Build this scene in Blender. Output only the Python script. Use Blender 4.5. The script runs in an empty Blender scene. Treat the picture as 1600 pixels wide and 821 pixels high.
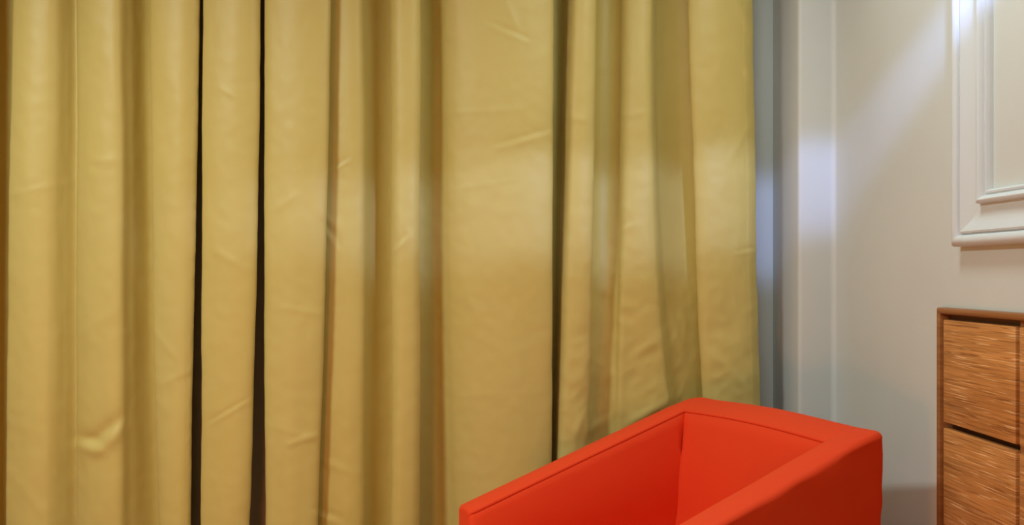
import bpy, bmesh, math
from mathutils import Vector, noise

# ------------------------------------------------------------------ camera, world, lights, exposure
F, PX, PY, H = 1350.0, 740.0, 428.0, 1.16      # focal length in pixels, vanishing point of the side wall, eye height
S = bpy.context.scene
C = S.collection
cam = bpy.data.cameras.new('camera')
cam.sensor_width = 36.0
cam.lens = F / 1600 * 36
cam.shift_x = (800 - PX) / 1600
cam.shift_y = (PY - 410.5) / 1600
cam.clip_start = 0.02
camo = bpy.data.objects.new('camera', cam)
camo.location = (0, 0, H)
camo.rotation_euler = (math.pi / 2, 0, 0)
C.objects.link(camo)
S.camera = camo

S.view_settings.view_transform = 'Standard'
S.view_settings.look = 'None'
S.view_settings.gamma = 1
S.view_settings.use_curve_mapping = False
S.view_settings.exposure = 0.08

w = bpy.data.worlds.new('world')
S.world = w
w.use_nodes = True
w.node_tree.nodes['Background'].inputs[0].default_value = (0.6, 0.65, 0.75, 1)
w.node_tree.nodes['Background'].inputs[1].default_value = 0.05

def area(name, loc, size, power, col, aim=None):
    l = bpy.data.lights.new(name, 'AREA')
    l.shape = 'DISK'; l.size = size; l.energy = power; l.color = col
    o = bpy.data.objects.new(name, l); o.location = loc
    if aim: o.rotation_euler = (Vector(aim) - Vector(loc)).to_track_quat('-Z', 'Y').to_euler()
    C.objects.link(o)
    return o

# lamps of the room: a bright ceiling lamp over to the left, one in front of the curtain, a dim one at the back; also an added warm fill light, low and out of frame, to tint the lower curtain
area('ceiling_light', (-1.55, 1.25, 2.66), 0.45, 50, (0.90, 1.0, 0.97))
area('ceiling_light', (0.55, 1.90, 2.66), 0.45, 13, (0.90, 1.0, 0.97))
area('ceiling_light', (-1.2, -1.2, 2.66), 0.45, 6, (0.90, 1.0, 0.97))
l = bpy.data.lights.new('low_warm_fill', 'POINT'); l.energy = 30; l.color = (1.0, 0.30, 0.08); l.shadow_soft_size = 0.18
o = bpy.data.objects.new('low_warm_fill', l); o.location = (-0.9, 0.75, 0.32); C.objects.link(o)

# a cool wall-washer spotlight with a flat, wide beam
def spot(loc, aim, half_h, half_v, power, col, blend, roll=0.0, rad=0.05):
    l = bpy.data.lights.new('spotlight', 'SPOT')
    l.energy = power; l.color = col; l.spot_blend = blend; l.shadow_soft_size = rad
    l.spot_size = 2 * half_v
    o = bpy.data.objects.new('spotlight', l); o.location = loc
    q = (Vector(aim) - Vector(loc)).to_track_quat('-Z', 'Y')
    o.rotation_mode = 'QUATERNION'
    o.rotation_quaternion = q
    o.scale = (math.tan(half_h) / math.tan(half_v), 1, 1)
    C.objects.link(o)
    return o
spot((0.84, 1.20, 2.29), (0.66, 3.0, 1.42), math.radians(44), math.radians(5.8), 84, (0.33, 0.44, 0.92), 0.75)

# ------------------------------------------------------------------ helpers
def at(x, y, D):                                # a pixel of the photograph at a known distance, as a point of the room
    return Vector(((x - PX) * D / F, D, H - (y - PY) * D / F))

def obj(name, me, m, parent=None):
    if isinstance(me, bmesh.types.BMesh):
        b = me; me = bpy.data.meshes.new(name); b.to_mesh(me); b.free()
    o = bpy.data.objects.new(name, me)
    C.objects.link(o)
    if m and not me.materials: me.materials.append(m)
    o.parent = parent
    return o

def tag(o, label=None, cat=None, group=None, kind=None):
    if label: o['label'] = label
    if cat: o['category'] = cat
    if group: o['group'] = group
    if kind: o['kind'] = kind
    return o

def empty(name, loc, rz=0):
    o = bpy.data.objects.new(name, None); o.location = loc; o.rotation_euler = (0, 0, rz)
    o.empty_display_size = 0.1
    C.objects.link(o)
    return o

def smooth(me, ang=None):
    for p in me.polygons: p.use_smooth = True
    if ang is not None and hasattr(me, 'set_sharp_from_angle'): me.set_sharp_from_angle(angle=ang)

def boxbm(lo, hi, bev=0.0, seg=2):
    b = bmesh.new()
    bmesh.ops.create_cube(b, size=1)
    for v in b.verts:
        v.co = Vector([lo[i] + (v.co[i] + 0.5) * (hi[i] - lo[i]) for i in range(3)])
    if bev > 0:
        bmesh.ops.bevel(b, geom=b.edges[:], offset=bev, segments=seg, affect='EDGES', profile=0.5)
    return b

def box(name, lo, hi, m, parent=None, bev=0.0, seg=2):
    o = obj(name, boxbm(lo, hi, bev, seg), m, parent)
    if bev > 0: smooth(o.data, math.radians(40))
    return o

def mat(name, col, rough=0.6, spec=0.5, sheen=0.0):
    m = bpy.data.materials.new(name); m.use_nodes = True
    p = m.node_tree.nodes['Principled BSDF']
    p.inputs['Base Color'].default_value = (*col, 1)
    p.inputs['Roughness'].default_value = rough
    p.inputs['Specular IOR Level'].default_value = spec
    p.inputs['Sheen Weight'].default_value = sheen
    return m, m.node_tree.nodes, m.node_tree.links, p

def noise_node(n, l, scale, detail=3, stretch=(1, 1, 1), rot=(0, 0, 0), dist=0.0, rough=0.5):
    tc = n.new('ShaderNodeTexCoord'); mp = n.new('ShaderNodeMapping'); t = n.new('ShaderNodeTexNoise')
    mp.inputs['Scale'].default_value = stretch; mp.inputs['Rotation'].default_value = rot
    t.inputs['Scale'].default_value = scale; t.inputs['Detail'].default_value = detail
    t.inputs['Distortion'].default_value = dist; t.inputs['Roughness'].default_value = rough
    l.new(tc.outputs['Object'], mp.inputs[0]); l.new(mp.outputs[0], t.inputs[0])
    return t

def ramp(n, l, src, stops):
    r = n.new('ShaderNodeValToRGB')
    e = r.color_ramp.elements
    while len(e) < len(stops): e.new(0.5)
    for i, (p, c) in enumerate(stops):
        e[i].position = p; e[i].color = (*c, 1)
    l.new(src, r.inputs[0])
    return r

def bump(n, l, src, p, strength, dist, prev=None):
    b = n.new('ShaderNodeBump'); b.inputs['Strength'].default_value = strength; b.inputs['Distance'].default_value = dist
    l.new(src, b.inputs['Height'])
    if prev: l.new(prev.outputs[0], b.inputs['Normal'])
    l.new(b.outputs[0], p.inputs['Normal'])
    return b

# ------------------------------------------------------------------ materials
def wall_mat(name, col):
    m, n, l, p = mat(name, col, 0.55, 0.35)
    t = noise_node(n, l, 2.5, 3)
    r = ramp(n, l, t.outputs[0], [(0.3, tuple(c * 0.97 for c in col)), (0.7, tuple(min(1, c * 1.03) for c in col))])
    l.new(r.outputs[0], p.inputs['Base Color'])
    t2 = noise_node(n, l, 140, 3)
    bump(n, l, t2.outputs[0], p, 0.08, 0.002)
    return m
M_wall = wall_mat('wall_paint', (0.645, 0.695, 0.67))
M_far = wall_mat('dark_unseen_wall_paint', (0.36, 0.31, 0.26))  # for the unseen walls, darkened to cut the light they bounce back
M_ceil = wall_mat('ceiling_paint', (0.80, 0.79, 0.76))

m, n, l, p = mat('moulding_paint', (0.68, 0.75, 0.78), 0.42, 0.45)
t = noise_node(n, l, 60, 4, (1, 1, 1)); bump(n, l, t.outputs[0], p, 0.12, 0.003)
M_mould = m

m, n, l, p = mat('wood_floor', (0.42, 0.25, 0.13), 0.4, 0.4)
t = noise_node(n, l, 6, 5, (14, 1, 1), dist=0.6)
r = ramp(n, l, t.outputs[0], [(0.3, (0.30, 0.165, 0.08)), (0.7, (0.48, 0.29, 0.15))])
l.new(r.outputs[0], p.inputs['Base Color']); M_floor = m

# satin curtain cloth
m, n, l, p = mat('curtain_satin', (0.60, 0.45, 0.14), 0.50, 0.45, 0.08)
p.inputs['Sheen Roughness'].default_value = 0.4
p.inputs['Sheen Tint'].default_value = (1.0, 0.97, 0.90, 1)
t = noise_node(n, l, 1.6, 3, (1.6, 1, 0.7))
r = ramp(n, l, t.outputs[0], [(0.30, (0.59, 0.480, 0.135)), (0.70, (0.595, 0.505, 0.160))])
l.new(r.outputs[0], p.inputs['Base Color'])
ta = noise_node(n, l, 6, 2, (1, 1, 1.5), (0, 0.6, 0), dist=1.0, rough=0.4)
b1 = bump(n, l, ta.outputs[0], p, 0.12, 0.012)
tb = noise_node(n, l, 900, 1, (1, 1, 1))
bump(n, l, tb.outputs[0], p, 0.06, 0.0006, b1)
M_curtain = m
m, n, l, p = mat('brown_lining_cloth', (0.40, 0.35, 0.30), 0.6, 0.3)
t = noise_node(n, l, 30, 2, (1, 1, 0.6)); bump(n, l, t.outputs[0], p, 0.2, 0.01)
M_lining = m

# armchair fabric
m, n, l, p = mat('orange_red_fabric', (0.76, 0.058, 0.011), 0.8, 0.25, 0.05)
p.inputs['Sheen Tint'].default_value = (1.0, 0.35, 0.15, 1)
t = noise_node(n, l, 7, 3, dist=0.8)
b1 = bump(n, l, t.outputs[0], p, 0.10, 0.012)
t = noise_node(n, l, 700, 2); bump(n, l, t.outputs[0], p, 0.12, 0.0008, b1)
M_chair = m
M_leg = mat('dark_plastic', (0.02, 0.018, 0.016), 0.4)[0]

# wood of the drawer fronts: fine short horizontal streaks
def streak_mat(name, dark, mid, light):
    m, n, l, p = mat(name, mid, 0.48, 0.35)
    fine = noise_node(n, l, 1.0, 2, (5, 4, 190), dist=0.06)
    dash = noise_node(n, l, 1.0, 1, (9, 9, 330), dist=0.04)
    dash2 = noise_node(n, l, 1.0, 1, (7, 8, 260), (0, 0, 0.4), dist=0.04)
    broad = noise_node(n, l, 1.0, 2, (4, 3, 22), dist=0.2)
    r = ramp(n, l, fine.outputs[0], [(0.30, tuple(a * .72 for a in mid)), (0.5, mid), (0.72, tuple(a * 1.18 for a in mid))])
    rb = ramp(n, l, broad.outputs[0], [(0.3, (0.84, 0.81, 0.78)), (0.7, (1.06, 1.06, 1.06))])
    mul = n.new('ShaderNodeMix'); mul.data_type = 'RGBA'; mul.blend_type = 'MULTIPLY'; mul.inputs[0].default_value = 1
    l.new(r.outputs[0], mul.inputs[6]); l.new(rb.outputs[0], mul.inputs[7])
    prev = mul.outputs[2]
    for src, c, a, b_ in ((dash2, dark, 0.58, 0.68), (dash, light, 0.60, 0.70)):
        f = ramp(n, l, src.outputs[0], [(a, (0, 0, 0)), (b_, (0.85, 0.85, 0.85))])
        k = n.new('ShaderNodeMix'); k.data_type = 'RGBA'
        l.new(f.outputs[0], k.inputs[0]); l.new(prev, k.inputs[6]); k.inputs[7].default_value = (*c, 1)
        prev = k.outputs[2]
    l.new(prev, p.inputs['Base Color'])
    bump(n, l, fine.outputs[0], p, 0.3, 0.003)
    return m
M_front = streak_mat('drawer_wood', (0.30, 0.115, 0.03), (0.60, 0.275, 0.08), (0.92, 0.58, 0.27))
m, n, l, p = mat('frame_wood', (0.33, 0.13, 0.04), 0.42, 0.4)
t = noise_node(n, l, 3, 4, (1, 1.2, 30), dist=0.5)
r = ramp(n, l, t.outputs[0], [(0.3, (0.26, 0.10, 0.03)), (0.7, (0.38, 0.16, 0.05))])
l.new(r.outputs[0], p.inputs['Base Color']); M_frame = m
M_inner = mat('dark_wood', (0.13, 0.05, 0.02), 0.6)[0]

# ------------------------------------------------------------------ the room
XR, YB, ZC = 1.241, 3.22, 2.70                  # side wall, wall behind the curtain, ceiling height
XL, YF = -3.2, -2.6
def struct(name, lo, hi, m, bev=0.0, seg=2): return tag(box(name, lo, hi, m, None, bev, seg), kind='structure')
struct('floor', (XL - .1, YF - .1, -0.1), (XR + .1, YB + .1, 0), M_floor)
struct('ceiling', (XL - .1, YF - .1, ZC), (XR + .1, YB + .1, ZC + .1), M_ceil)
struct('wall_back', (XL - .1, YB, 0), (XR + .1, YB + .1, ZC), M_wall)
struct('wall_left', (XL - .1, YF - .1, 0), (XL, YB, ZC), M_far)
struct('wall_front', (XL, YF - .1, 0), (XR, YF, ZC), M_far)
# drawer unit measures: front plane, far and near ends, height
XC = 1.218
CY1 = F * XC / (1462.5 - PX); CZ1 = H - (480.5 - PY) * CY1 / F
ya = F * XC / (1471.5 - PX); zr = H - (500 - PY) * ya / F
dw, dh, gy, gz = 0.2995, 0.2654, 0.0135, 0.0155
ncol, nrow = 3, 3
CY0 = ya - ncol * dw - (ncol - 1) * gy - (CY1 - ya)
CZ0 = zr - nrow * dh - (nrow - 1) * gz - 0.024
# side wall with the niche the drawers are built into
b = bmesh.new()
g_ = 0.0002
for lo, hi in (((XR, YF - .1, 0), (XR + .5, CY0 - g_, ZC)), ((XR, CY1 + g_, 0), (XR + .5, YB, ZC)), ((XR, CY0 - g_, 0), (XR + .5, CY1 + g_, CZ0)),
               ((XR, CY0 - g_, CZ1 + g_), (XR + .5, CY1 + g_, ZC)), ((XR + .4, CY0 - g_, CZ0), (XR + .5, CY1 + g_, CZ1 + g_))):
    q = bmesh.ops.create_cube(b, size=1)
    for v in q['verts']: v.co = Vector([lo[i] + (v.co[i] + 0.5) * (hi[i] - lo[i]) for i in range(3)])
bmesh.ops.remove_doubles(b, verts=b.verts[:], dist=1e-5)
tag(obj('wall_right', b, M_wall), kind='structure')
# pier in the corner
YP = 2.966
XP = (1248 - PX) * YP / F
struct('wall_pier', (XP, YP, 0), (XR + 0.02, YB + 0.02, ZC), M_wall, 0.013, 4)

# slim cove bead where the pier meets the side wall
b = bmesh.new(); prof = []
r = 0.016
for k in range(7):
    a = k / 6 * math.pi / 2
    prof.append((XR - r + r * math.sin(a), YP - r + r * math.cos(a)))
prof.append((XR + 0.004, YP + 0.004))
lo = [b.verts.new((x, y, 0.0)) for x, y in prof]; hi = [b.verts.new((x, y, ZC)) for x, y in prof]
for i in range(len(prof)):
    j = (i + 1) % len(prof); b.faces.new((lo[i], lo[j], hi[j], hi[i]))
b.faces.new(lo[::-1]); b.faces.new(hi)
bmesh.ops.recalc_face_normals(b, faces=b.faces[:])
o = tag(obj('trim_2', b, M_wall), kind='structure'); smooth(o.data, math.radians(50))

# picture-frame moulding on the side wall: four mitred lengths of one profile
PROF = [(0, -.002), (0, .020), (.002, .026), (.007, .031), (.014, .033), (.021, .031), (.026, .026), (.028, .018), (.031, .018), (.032, .024),
        (.036, .0255), (.044, .022), (.055, .015), (.068, .0115), (.085, .0105), (.099, .011), (.100, .023), (.103, .026), (.108, .0265),
        (.114, .022), (.117, .015), (.119, .012), (.1205, .012), (.122, .0155), (.126, .016), (.129, .012), (.131, .006), (.132, -.002)]
PROF = [(s * 1.02, q) for s, q in PROF]
y0 = F * XR / (1503 - PX); y1 = 0.75            # far and near ends
z0 = H - (386 - PY) * y0 / F; z1 = 2.48
corners = [((y0, z0), (-1, 1)), ((y0, z1), (-1, -1)), ((y1, z1), (1, -1)), ((y1, z0), (1, 1))]
tr = tag(empty('trim_1', (XR, y0, z0)), kind='structure')
for k in range(4):
    (ca, da), (cb, db) = corners[k], corners[(k + 1) % 4]
    b = bmesh.new(); rows = []
    nseg = 24
    for q in range(nseg + 1):
        tt = q / nseg; row = []
        for s, h in PROF:
            y = (ca[0] + da[0] * s) * (1 - tt) + (cb[0] + db[0] * s) * tt
            z = (ca[1] + da[1] * s) * (1 - tt) + (cb[1] + db[1] * s) * tt
            d = 0.0009 * noise.noise(Vector((y * 25, z * 25, s * 90)))
            row.append(b.verts.new((-h + (d if h > 0 else 0), y - y0, z - z0)))
        rows.append(row)
    for A, B in zip(rows, rows[1:]):
        for i in range(len(PROF) - 1): b.faces.new((A[i], A[i + 1], B[i + 1], B[i]))
    b.faces.new(rows[0]); b.faces.new(rows[-1][::-1])
    bmesh.ops.recalc_face_normals(b, faces=b.faces[:])
    o = obj('moulding_length', b, M_mould, tr); smooth(o.data, math.radians(38))

# ------------------------------------------------------------------ curtains
# each vertex of the folded cloth in plan: position along the wall as seen at the top, middle and bottom of the photograph, and distance
DD = 0.20
C1 = [(-520, -520, -520, 2.90), (-470, -472, -474, 2.80), (-430, -430, -430, 2.80), (-395, -395, -395, 2.93), (-360, -362, -364, 2.93), (-335, -335, -335, 2.80),
      (-290, -290, -290, 2.78), (-250, -252, -254, 2.92), (-215, -215, -215, 2.93), (-190, -192, -194, 2.80), (-140, -140, -140, 2.79),
      (-70, -72, -74, 2.785), (-26, -28, -30, 2.80), (-16, -18, -20, 2.825), (-26, -28, -30, 2.89), (-22, -24, -26, 2.96), (10, 6, 3, 2.978), (36, 30, 26, 2.95), (32, 25, 21, 2.87), (22, 14, 10, 2.81), (24, 17, 13, 2.792),  # starts with the out-of-frame fold, shaped to block light from the recess beside it
      (46, 42, 39, 2.775), (72, 68, 66, 2.785), (88, 84, 81, 2.805), (106, 104, 103, 2.85), (118, 119, 119, 2.875), (125, 126, 126, 2.868), (121, 121, 120, 2.838), (125, 124, 123, 2.815),
      (142, 141, 139, 2.79), (165, 166, 165, 2.782), (186, 188, 188, 2.795), (202, 203, 204, 2.84), (226, 229, 236, 2.915), (244, 247, 256, 2.93), (247, 250, 259, 2.89), (237, 240, 249, 2.82), (237, 240, 249, 2.80),
      (250, 252, 258, 2.783), (275, 272, 274, 2.775), (296, 290, 286, 2.782), (309, 302, 295, 2.80), (312, 304, 297, 2.815), (306, 299, 292, 2.83), (292, 288, 284, 2.86), (282, 280, 278, 2.90)]
C2 = [(345, 343, 340, 2.91), (335, 333, 331, 2.87), (319, 317, 316, 2.812), (319, 317, 316, 2.790),
      (336, 333, 331, 2.773), (362, 357, 350, 2.766), (385, 380, 370, 2.772), (400, 395, 383, 2.785), (406, 401, 389, 2.803), (400, 394, 382, 2.83), (388, 382, 370, 2.88), (378, 372, 362, 2.91)]
C2B = [(450, 450, 450, 2.92), (432, 432, 433, 2.885), (415, 415, 417, 2.825), (415, 415, 417, 2.800),
      (428, 428, 429, 2.782), (460, 456, 450, 2.770), (495, 487, 477, 2.780), (512, 503, 491, 2.792), (517, 508, 496, 2.806), (511, 502, 490, 2.825), (506, 497, 485, 2.848), (514, 504, 492, 2.856),
      (532, 524, 514, 2.846), (552, 548, 542, 2.842), (566, 567, 564, 2.856), (580, 582, 582, 2.91), (604, 606, 607, 2.948), (620, 622, 622, 2.945), (622, 624, 624, 2.90), (611, 613, 612, 2.825), (612, 614, 613, 2.80),
      (622, 624, 623, 2.780), (642, 643, 642, 2.780), (653, 653, 652, 2.793), (656, 656, 655, 2.81), (650, 650, 649, 2.855), (645, 645, 644, 2.92), (654, 655, 656, 2.948),
      (670, 674, 682, 2.942), (684, 691, 702, 2.905), (698, 706, 720, 2.865), (720, 728, 740, 2.836), (755, 760, 765, 2.815), (800, 802, 802, 2.800), (840, 840, 838, 2.798), (859, 858, 855, 2.806), (864, 863, 860, 2.82),
      (857, 856, 852, 2.845), (847, 846, 842, 2.90), (838, 838, 836, 2.94)]
CL = [(200, 200, 200, 2.945), (230, 230, 230, 2.955), (260, 258, 256, 2.942), (290, 290, 290, 2.956), (312, 312, 310, 2.945), (340, 340, 340, 2.956), (370, 370, 370, 2.944), (400, 400, 400, 2.956), (430, 430, 430, 2.944), (460, 460, 460, 2.956), (500, 500, 500, 2.945)]
C3 = [(838, 836, 832, 2.972), (858, 855, 850, 2.978), (872, 868, 861, 2.975), (880, 873, 863, 2.94), (886, 877, 864, 2.89), (891, 881, 866, 2.845), (899, 889, 874, 2.818), (913, 905, 892, 2.808), (926, 919, 908, 2.812), (931, 925, 915, 2.826),
      (926, 920, 909, 2.86), (924, 918, 910, 2.92, 2.87), (936, 930, 922, 2.972, 2.895), (955, 948, 938, 2.972, 2.90), (968, 961, 950, 2.94, 2.885), (978, 972, 962, 2.885, 2.865), (990, 986, 980, 2.862), (1006, 1007, 1024, 2.852), (1017, 1023, 1062, 2.856), (1021, 1030, 1070, 2.872),
      (1027, 1037, 1076, 2.92, 2.895), (1044, 1056, 1087, 2.962, 2.915), (1066, 1080, 1102, 2.974, 2.935), (1084, 1098, 1114, 2.955, 2.93), (1086, 1100, 1116, 2.90), (1076, 1089, 1106, 2.848), (1078, 1091, 1108, 2.830),
      (1092, 1104, 1118, 2.812), (1118, 1128, 1140, 2.802), (1145, 1153, 1163, 2.804), (1162, 1170, 1181, 2.814), (1172, 1179, 1191, 2.830), (1175, 1182, 1194, 2.842), (1171, 1178, 1190, 2.856)]

# creases pressed into the cloth: start, end (pixels), half width (px), depth (m), kind: 0 ridge, 1 step that catches light from above
CREASES = [(124, 690, 152, 696, 11, .012, 1), (150, 697, 190, 662, 13, .013, 1), (14, 305, 110, 285, 6, .0022, 0), (130, 253, 235, 248, 5, .0015, 0),
           (345, 138, 366, 152, 4, .0025, 0), (330, 660, 388, 625, 4, .0030, 1), (762, 36, 822, 62, 5, .0040, 1), (790, 0, 806, 40, 5, .0025, 0), (690, 178, 820, 170, 5, .0012, 0),
           (780, 228, 862, 205, 6, .0030, 1), (690, 300, 800, 282, 5, .0012, 0), (512, 268, 545, 250, 4, .0030, 1), (420, 665, 500, 690, 5, .0015, 0), (450, 695, 497, 680, 5, .0035, 0),
           (500, 330, 530, 360, 7, .003, 0), (505, 350, 528, 385, 6, .003, 1), (612, 395, 634, 372, 5, .0035, 1), (630, 350, 655, 395, 5, .002, 0), (495, 800, 525, 812, 7, .004, 1),
           (500, 720, 560, 742, 6, .002, 0), (870, 182, 930, 190, 6, .002, 0), (940, 192, 1020, 172, 5, .0018, 0), (935, 375, 985, 350, 6, .0035, 1), (940, 300, 985, 330, 6, .002, 0),
           (1035, 120, 1070, 100, 5, .003, 1), (1040, 365, 1072, 410, 6, .004, 0), (1048, 390, 1075, 378, 5, .003, 1), (985, 560, 1046, 520, 8, .004, 0), (925, 560, 952, 580, 6, .004, 0), (950, 540, 958, 640, 7, .005, 0),
           (925, 672, 955, 650, 7, .006, 0), (985, 668, 1050, 630, 10, -.011, 1), (1150, 0, 1178, 60, 7, .005, 0), (1160, 90, 1178, 140, 6, .004, 0), (1150, 395, 1188, 388, 4, .003, 1), (1120, 560, 1180, 620, 7, .003, 0),
           (1128, 500, 1150, 610, 8, .002, 0), (1140, 250, 1176, 190, 6, .002, 0), (1050, 500, 1085, 600, 7, .003, 0), (243, 520, 275, 560, 5, .002, 0), (255, 600, 295, 580, 5, .002, 0), (340, 395, 385, 420, 6, .002, 0),
           (425, 330, 470, 300, 6, .0018, 0), (440, 480, 500, 492, 5, .0018, 0), (720, 430, 745, 500, 8, .0015, 0), (700, 620, 850, 612, 5, .0008, 0), (20, 740, 80, 820, 8, .0015, 0), (130, 520, 190, 480, 8, .0012, 0),
           (870, 600, 900, 540, 7, .002, 0), (895, 690, 915, 640, 6, .004, 0)]

def crease(x, y):
    d = 0.0
    for x0, y0_, x1, y1_, wd, am, kind in CREASES:
        if x < min(x0, x1) - 3 * wd or x > max(x0, x1) + 3 * wd or y < min(y0_, y1_) - 3 * wd or y > max(y0_, y1_) + 3 * wd: continue
        ex, ey = x1 - x0, y1_ - y0_; L = math.hypot(ex, ey)
        tt = ((x - x0) * ex + (y - y0_) * ey) / (L * L)
        s = ((x - x0) * ey - (y - y0_) * ex) / L
        if ex > 0: s = -s                        # s > 0 below the line
        tp = 1.0 if 0 <= tt <= 1 else math.exp(-(((-tt if tt < 0 else tt - 1) * L) / (wd * 1.2)) ** 2)
        tp *= 0.55 + 0.45 * math.sin(math.pi * min(1, max(0, tt)))
        q = s / wd
        d += am * tp * (math.exp(-q * q) if kind == 0 else 1.6 * q * math.exp(-q * q))
    return d

def catmull(P, t, tq):
    # P: control values (list of tuples), t: knots, tq: parameter
    k = 0
    while k < len(t) - 2 and tq > t[k + 1]: k += 1
    k0, k1, k2, k3 = max(0, k - 1), k, k + 1, min(len(P) - 1, k + 2)
    h = t[k2] - t[k1]; u = (tq - t[k1]) / h
    res = []
    for c in range(len(P[0])):
        m1 = (P[k2][c] - P[k0][c]) / max(1e-9, t[k2] - t[k0]) * h
        m2 = (P[k3][c] - P[k1][c]) / max(1e-9, t[k3] - t[k1]) * h
        a, b_ = P[k1][c], P[k2][c]
        res.append((2*u**3 - 3*u*u + 1) * a + (u**3 - 2*u*u + u) * m1 + (-2*u**3 + 3*u*u) * b_ + (u**3 - u*u) * m2)
    return res

ZROWS = [0.012 + 0.20 * k / 8 for k in range(8)] + [0.212 + (2.16 - 0.212) * k / 250 for k in range(250)] + [2.16 + (ZC - 0.004 - 2.16) * k / 12 for k in range(13)]
def curtain(name, ctrl, seed, label, m=M_curtain, group='yellow satin curtains across the back wall', crumple=0.0):
    P = [tuple((c[r] - PX) * (c[3] + DD) / F for r in range(3)) + (c[3] + DD, (c[4] if len(c) > 4 else c[3]) - c[3]) for c in ctrl]
    t = [0.0]
    for a, b_ in zip(P, P[1:]): t.append(t[-1] + max(1e-4, math.hypot(a[1] - b_[1], a[3] - b_[3])) ** 0.6)
    cols = []
    for k in range(len(P) - 1):
        ln = math.hypot(P[k][1] - P[k+1][1], P[k][3] - P[k+1][3])
        ns = max(5, int(ln / 0.0052))
        if P[k][1] < -2.0: ns = 5
        for q in range(ns): cols.append(catmull(P, t, t[k] + (t[k+1] - t[k]) * q / ns))
    cols.append(list(P[-1]))
    nc = len(cols); verts = []; px = []
    for z in ZROWS:
        y = PY - (z - H) * F / 3.0
        v = min(1.12, max(-0.12, y / 821.0))
        l0 = (v - 0.5) * (v - 1) / 0.5; l1 = v * (v - 1) / -0.25; l2 = v * (v - 0.5) / 0.5
        sv = min(1.0, max(0.0, (v - 0.25) / 0.5)); sv = sv * sv * (3 - 2 * sv)
        for i, (xa, xb_, xc, d, db) in enumerate(cols):
            d = d + db * sv
            x = xa * l0 + xb_ * l1 + xc * l2
            front = max(0.0, min(1.0, (2.93 + DD - d) / 0.05))
            nz = noise.noise(Vector((x * 5 + seed, z * 1.3, d * 9))) * 0.006 + noise.noise(Vector((x * 11, z * 4.5 + seed, d * 12))) * 0.0028
            nz += noise.noise(Vector((x * 26 + z * 9, z * 22 - x * 7, seed))) * 0.0012
            if crumple: nz += sv * crumple * (noise.noise(Vector((x * 9 + z * 7, z * 9 - x * 5, 4.0))) * 0.9 + abs(noise.noise(Vector((x * 17 - z * 9, z * 13 + x * 8, 8.0)))) * 0.9)
            xs = x + noise.noise(Vector((z * 2.1, d * 14 + seed, x * 3))) * 0.0035 + noise.noise(Vector((z * 14, d * 30, seed + x * 6))) * 0.0012
            dd = d + nz
            if front > 0:
                dd -= crease(PX + xs * F / dd, PY - (z - H) * F / dd) * front
            verts.append((xs, min(dd, YB - 0.012), z))
    faces = []
    for r_ in range(len(ZROWS) - 1):
        for i in range(nc - 1):
            a = r_ * nc + i; faces.append((a, a + 1, a + 1 + nc, a + nc))
    me = bpy.data.meshes.new(name); me.from_pydata(verts, [], faces); me.update(); smooth(me)
    root = empty(name, (sum(c[1] for c in cols) / nc, 3.0, 0.0))
    o = obj('curtain_cloth', me, m, root)
    o.location = (-root.location[0], -3.0, 0)
    so = o.modifiers.new('thickness', 'SOLIDIFY'); so.thickness = 0.0014; so.offset = 1
    tag(root, label, 'curtain', group)
    return root, cols, verts, nc

def side_hem(root, verts, nc, i0, i1, lift):
    # turned-over strip of cloth along a free edge, proud of the cloth towards the room
    R = len(ZROWS); V = []; Fc = []
    n_ = i1 - i0 + 1
    def nrm(r_, i):
        a = Vector(verts[r_ * nc + max(i - 1, 0)]); b_ = Vector(verts[r_ * nc + min(i + 1, nc - 1)])
        e = b_ - a; q = Vector((e.y, -e.x, 0))
        return q.normalized()
    for r_ in range(R):
        for i in range(i0, i1 + 1):
            e = min(i - i0, i1 - i) / 2.0
            h = lift * min(1.0, 0.15 + e) + 0.0012 * noise.noise(Vector((ZROWS[r_] * 38, i * 0.2, 3.0)))
            V.append(Vector(verts[r_ * nc + i]) + nrm(r_, i) * max(h, 0.0004))
    for r_ in range(R - 1):
        for k in range(n_ - 1):
            a = r_ * n_ + k; Fc.append((a, a + 1, a + 1 + n_, a + n_))
    me = bpy.data.meshes.new('side_hem'); me.from_pydata(V, [], Fc); me.update(); smooth(me)
    o = obj('side_hem', me, M_curtain, root); o.location = (-root.location[0], -3.0, 0)
    return o

def cols_between(cols, xa, xb, dmax):
    ids = [i for i, c in enumerate(cols) if xa <= PX + c[1] * F / c[3] <= xb and c[3] < dmax + DD]
    return ids
cu1, cl1, v1, n1 = curtain('curtain', C1, 1.7, 'yellow satin curtain at the far left with a pinched crease low down')
ids = cols_between(cl1, 291, 306, 2.815); side_hem(cu1, v1, n1, ids[0], ids[-1], 0.0022)
curtain('curtain', C2, 5.1, 'narrow strip of yellow satin curtain between the two dark gaps')
curtain('curtain', C2B, 5.1, 'broad yellow satin curtain in the middle, left of the armchair back')
curtain('lining_curtain', CL, 2.2, 'dark brown lining curtain showing in the gaps between yellow curtains', M_lining, None)
cu3, cl3, v3, n3 = curtain('curtain', C3, 9.4, 'yellow satin curtain at the right end, hanging behind the back of the armchair', crumple=0.0045)
ids = cols_between(cl3, 1166, 1182, 2.863); side_hem(cu3, v3, n3, ids[0], ids[-1], 0.0022)

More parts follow.
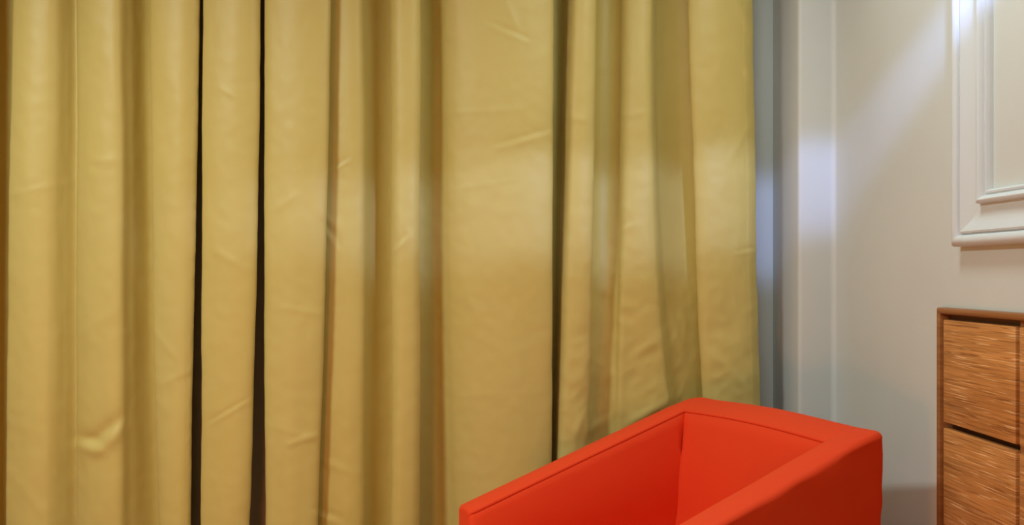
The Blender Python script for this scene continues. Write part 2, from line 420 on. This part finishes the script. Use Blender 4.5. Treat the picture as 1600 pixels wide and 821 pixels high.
# ------------------------------------------------------------------ armchair
W, WF, L, TA, TB, ZT, ZF, CXc, CYc, AA = 0.7285, 0.756, 0.8471, 0.0885, 0.1203, 0.732, 0.4973, 0.8937, 2.5229, 1.1269
HW = lambda v: (W + (WF - W) * v / L) / 2
ch = empty('armchair', (CXc, CYc, 0))
T_ = Vector((math.cos(AA), -math.sin(AA), 0)); FW = Vector((-math.sin(AA), -math.cos(AA), 0))
RO, ROL, ROR = 0.040, 0.050, 0.022                                       # rounding of the outer back corners in plan
ZB = 0.10
def ztop(v, u):
    if v <= TB: return ZT + 0.026 * (1 - max(0, v) / TB) + 0.009 * math.cos(min(1, abs(u) / (W / 2 - TA)) * math.pi / 2)
    q = (v - TB) / (L - TB)
    return ZT + (ZF - ZT) * q
# stations round the U: (outer uv, inner uv, segment)
st = []
N1 = 40
for k in range(N1 + 1):
    q = k / N1; v = L + (TB - L) * q
    st.append(((-HW(v), v), (-HW(v) + TA, v), 0))
def corner(sx, seg):
    RO = ROL if sx < 0 else ROR
    out = []
    n_ = 14
    # outer path from (sx*W/2, TB) round to (sx*(W/2-TA), 0)
    pts = []
    for k in range(5): v_ = TB + (RO - TB) * k / 4; pts.append((sx * (HW(TB) * (v_ - RO) / (TB - RO) + W / 2 * (TB - v_) / (TB - RO)), v_))
    for k in range(1, 9):
        a = k / 8 * math.pi / 2
        pts.append((sx * (W / 2 - RO + RO * math.cos(a)), RO - RO * math.sin(a)))
    for k in range(1, 4): pts.append((sx * (W / 2 - RO + (RO - TA) * k / 3), 0.0))
    return [(p_, (sx * (HW(TB) - TA), TB)) for p_ in pts]
cl = corner(-1, 0); cr = corner(1, 0)[::-1]
mid = len(cl) // 2
for k, (o_, i_) in enumerate(cl[1:]): st.append((o_, i_, 0 if k + 1 <= mid else 1))
split_l = N1 + mid
N2 = 36
for k in range(1, N2):
    q = k / N2; u0_ = (-W / 2 + TA) + (W - 2 * TA) * q; u1_ = (-HW(TB) + TA) * (1 - 2 * q)
    st.append(((u0_, 0.0), (u1_, TB), 1))
for k, (o_, i_) in enumerate(cr): st.append((o_, i_, 1))
split_r = N1 + (len(cl) - 1) + (N2 - 1) + 1 + (len(cr) - 1 - mid)
for k in range(1, N1 + 1):
    q = k / N1; v = TB + (L - TB) * q
    st.append(((HW(v), v), (HW(v) - TA, v), 2))

def section(o_, i_, shrink):
    # rounded section from the foot of the outer face over the top to the foot of the inner face
    O = Vector((o_[0], o_[1])); I = Vector((i_[0], i_[1]))
    d = (I - O); wd = d.length; d = d / wd
    zo, zi = ztop(o_[1], o_[0]), ztop(i_[1], i_[0])
    ro, ri = 0.017, 0.006
    pts = []
    zl = [ZB + (zo - ro - ZB) * k / 16 for k in range(17)]
    for z in zl: pts.append((0.012 * (1 - (z - ZB) / (zo - ZB)), z, 0))
    for k in range(1, 7):
        a = k / 6 * math.pi / 2
        pts.append((ro - ro * math.cos(a), zo - ro + ro * math.sin(a), 1))
    for k in range(1, 7):
        q = k / 7; pts.append((ro + (wd - ro - ri) * q, zo + (zi - zo) * q + 0.004 * math.sin(q * math.pi), 2))
    for k in range(0, 5):
        a = k / 4 * math.pi / 2
        pts.append((wd - ri + ri * math.sin(a), zi - ri + ri * math.cos(a), 2))
    # sewn seam just under the inner edge
    pts += [(wd, zi - ri - .0015, 3), (wd - .003, zi - ri - .003, 3), (wd - .0005, zi - ri - .0048, 3)]
    rec = 0.055 if i_[1] <= TB + 1e-6 else 0.010
    for k in range(1, 15):
        q = k / 14; z = zi - ri - .0048 + (0.28 - zi) * q
        pts.append((wd + (0.012 * math.sin(min(1, q * 1.4) * math.pi) if abs(i_[0]) < HW(TB) - TA - 1e-6 or i_[1] > TB + 1e-6 else 0) , z, 4 + q * rec))
    return O, d, wd, pts

def shell(name, a, b_, cap=None):
    sts = list(st[a:b_ + 1])
    bm = bmesh.new(); rings = []
    items = [(s_, 0.0) for s_ in sts]
    if cap == 'start': items = [(sts[0], r_) for r_ in (1.0, .92, .75, .5, .25, .08)] + items
    if cap == 'end': items = items + [(sts[-1], r_) for r_ in (.08, .25, .5, .75, .92, 1.0)]
    for (o_, i_, sg), sh in items:
        O, d, wd, pts = section(o_, i_, sh)
        capr = 0.016
        fwd = capr * math.sin(math.acos(1 - sh)) if sh < 1 else capr   # how far the rounded nose stands forward
        ring = []
        for (e, z, kind) in pts:
            rec = 0.0
            if kind >= 4:
                rec = kind - 4
            if sh > 0:
                ins = sh * capr
                e = wd / 2 + (e - wd / 2) * (1 - ins / (wd / 2)) if abs(e - wd / 2) > 1e-9 else e
                z = z - ins * (0.9 if z > 0.3 else 0)
            uv = O + d * e
            u, v = uv.x, uv.y
            if kind >= 4:
                v_in = i_[1]
                if v_in <= TB + 1e-6: v += rec              # reclined back
                else:
                    u += rec * (1 if u < 0 else -1) * 1.0
                    k_ = max(0.0, 1 - (v_in - TB) / 0.04)
                    v += k_ * (rec / 0.010 * 0.055 - 0)
            if sh > 0 or (cap and (o_, i_, sg) in (sts[0], sts[-1]) and False): v += 0.0
            v += fwd if sh > 0 else 0
            pos = Vector((CXc, CYc, 0)) + T_ * u + FW * v
            pos.z = z
            # soft puckers of the loose cover
            am = 0.0045 if kind == 0 else (0.0022 if kind < 2 else 0.0012)
            if kind >= 4: am = 0.0025 * min(1, (kind - 4) * 40)
            nz = noise.noise(Vector((u * 9, v * 9, z * 14 + 3))) * am + noise.noise(Vector((u * 24, v * 24, z * 30))) * am * 0.35
            dv = T_ * d.x + FW * d.y
            pos += dv * nz
            if kind in (1, 2): pos.z += nz * 0.7
            ring.append(bm.verts.new(pos - Vector((CXc, CYc, 0))))
        rings.append(ring)
    for A, B in zip(rings, rings[1:]):
        for i in range(len(A) - 1):
            try: bm.faces.new((A[i], A[i + 1], B[i + 1], B[i]))
            except ValueError: pass
        bm.faces.new((A[-1], A[0], B[0], B[-1]))
    bm.faces.new(rings[0]); bm.faces.new(rings[-1][::-1])
    bmesh.ops.remove_doubles(bm, verts=bm.verts[:], dist=0.00004)
    bmesh.ops.recalc_face_normals(bm, faces=bm.faces[:])
    o = obj(name, bm, M_chair, ch); smooth(o.data, math.radians(50))
    return o
shell('arm', 0, split_l, 'start')
shell('backrest', split_l, split_r)
shell('arm', split_r, len(st) - 1, 'end')

def chair_box(name, u0, u1, v0, v1, z0_, z1_, m, bev, seg=4):
    b = boxbm((u0, v0, z0_), (u1, v1, z1_), bev, seg)
    for v in b.verts:
        p_ = T_ * v.co.x + FW * v.co.y; v.co = Vector((p_.x, p_.y, v.co.z))
    bmesh.ops.recalc_face_normals(b, faces=b.faces[:])
    o = obj(name, b, m, ch); smooth(o.data, math.radians(45)); return o
chair_box('seat', -W / 2 + TA - .004, W / 2 - TA + .004, TB + 0.02, L + 0.004, 0.11, 0.35, M_chair, 0.03)
for u in (-W / 2 + 0.06, W / 2 - 0.06):
    for v in (0.06, L - 0.06):
        chair_box('leg', u - .022, u + .022, v - .022, v + .022, 0.0, ZB + 0.012, M_leg, 0.004, 2)
tag(ch, 'orange-red fabric tub armchair with sloping arms in the corner by the curtain', 'armchair')

# ------------------------------------------------------------------ chest of drawers built into the side wall
cb = empty('built_in_drawers', (XC + 0.02, (CY0 + CY1) / 2, CZ0))
def cbox(name, lo, hi, m, bev=0.0, parent=cb, seg=2):
    q = cb.location
    return box(name, [a - b_ for a, b_ in zip(lo, q)], [a - b_ for a, b_ in zip(hi, q)], m, parent, bev, seg)
XW = XR + 0.37
tt_, ts = 0.0167, 0.0165
cbox('top_panel', (XC, CY0, CZ1 - tt_), (XW, CY1, CZ1), M_frame, 0.005, seg=3)
for a, b_ in ((CY1 - ts, CY1), (CY0, CY0 + ts)):
    cbox('side_panel', (XC + .0005, a, CZ0), (XW, b_, CZ1 - tt_ + 0.004), M_frame, 0.0030)
cbox('bottom_panel', (XC + .0005, CY0 + ts - .002, CZ0), (XW, CY1 - ts + .002, CZ0 + 0.0167), M_frame, 0.003)
cbox('back_panel', (XW - 0.012, CY0 + ts - .001, CZ0 + .012), (XW - 0.002, CY1 - ts + .001, CZ1 - tt_ + .001), M_inner)
for c in range(ncol - 1):
    yd = ya - (c + 1) * dw - (c + 0.5) * gy
    cbox('divider', (XC + 0.016, yd - 0.009, CZ0 + .012), (XW - 0.012, yd + 0.009, CZ1 - tt_ + .001), M_frame, 0.001)
for r_ in range(nrow - 1):
    zd = zr - (r_ + 1) * dh - (r_ + 0.5) * gz
    cbox('rail', (XC + 0.034, CY0 + ts, zd - 0.012), (XC + 0.06, CY1 - ts, zd + 0.012), M_inner)
cbox('rail', (XC + 0.026, CY0 + ts, zr - 0.010), (XC + 0.05, CY1 - ts, CZ1 - tt_ + .001), M_inner)
for c in range(ncol):
    y1_ = ya - c * (dw + gy); y0_ = y1_ - dw
    for r_ in range(nrow):
        z1_ = zr - r_ * (dh + gz)
        cbox('drawer', (XC + 0.004, y0_, z1_ - dh), (XC + 0.024, y1_, z1_), M_front, 0.0022)
tag(cb, 'brown wooden built-in drawers with streaky grain set into the white wall', 'drawers')
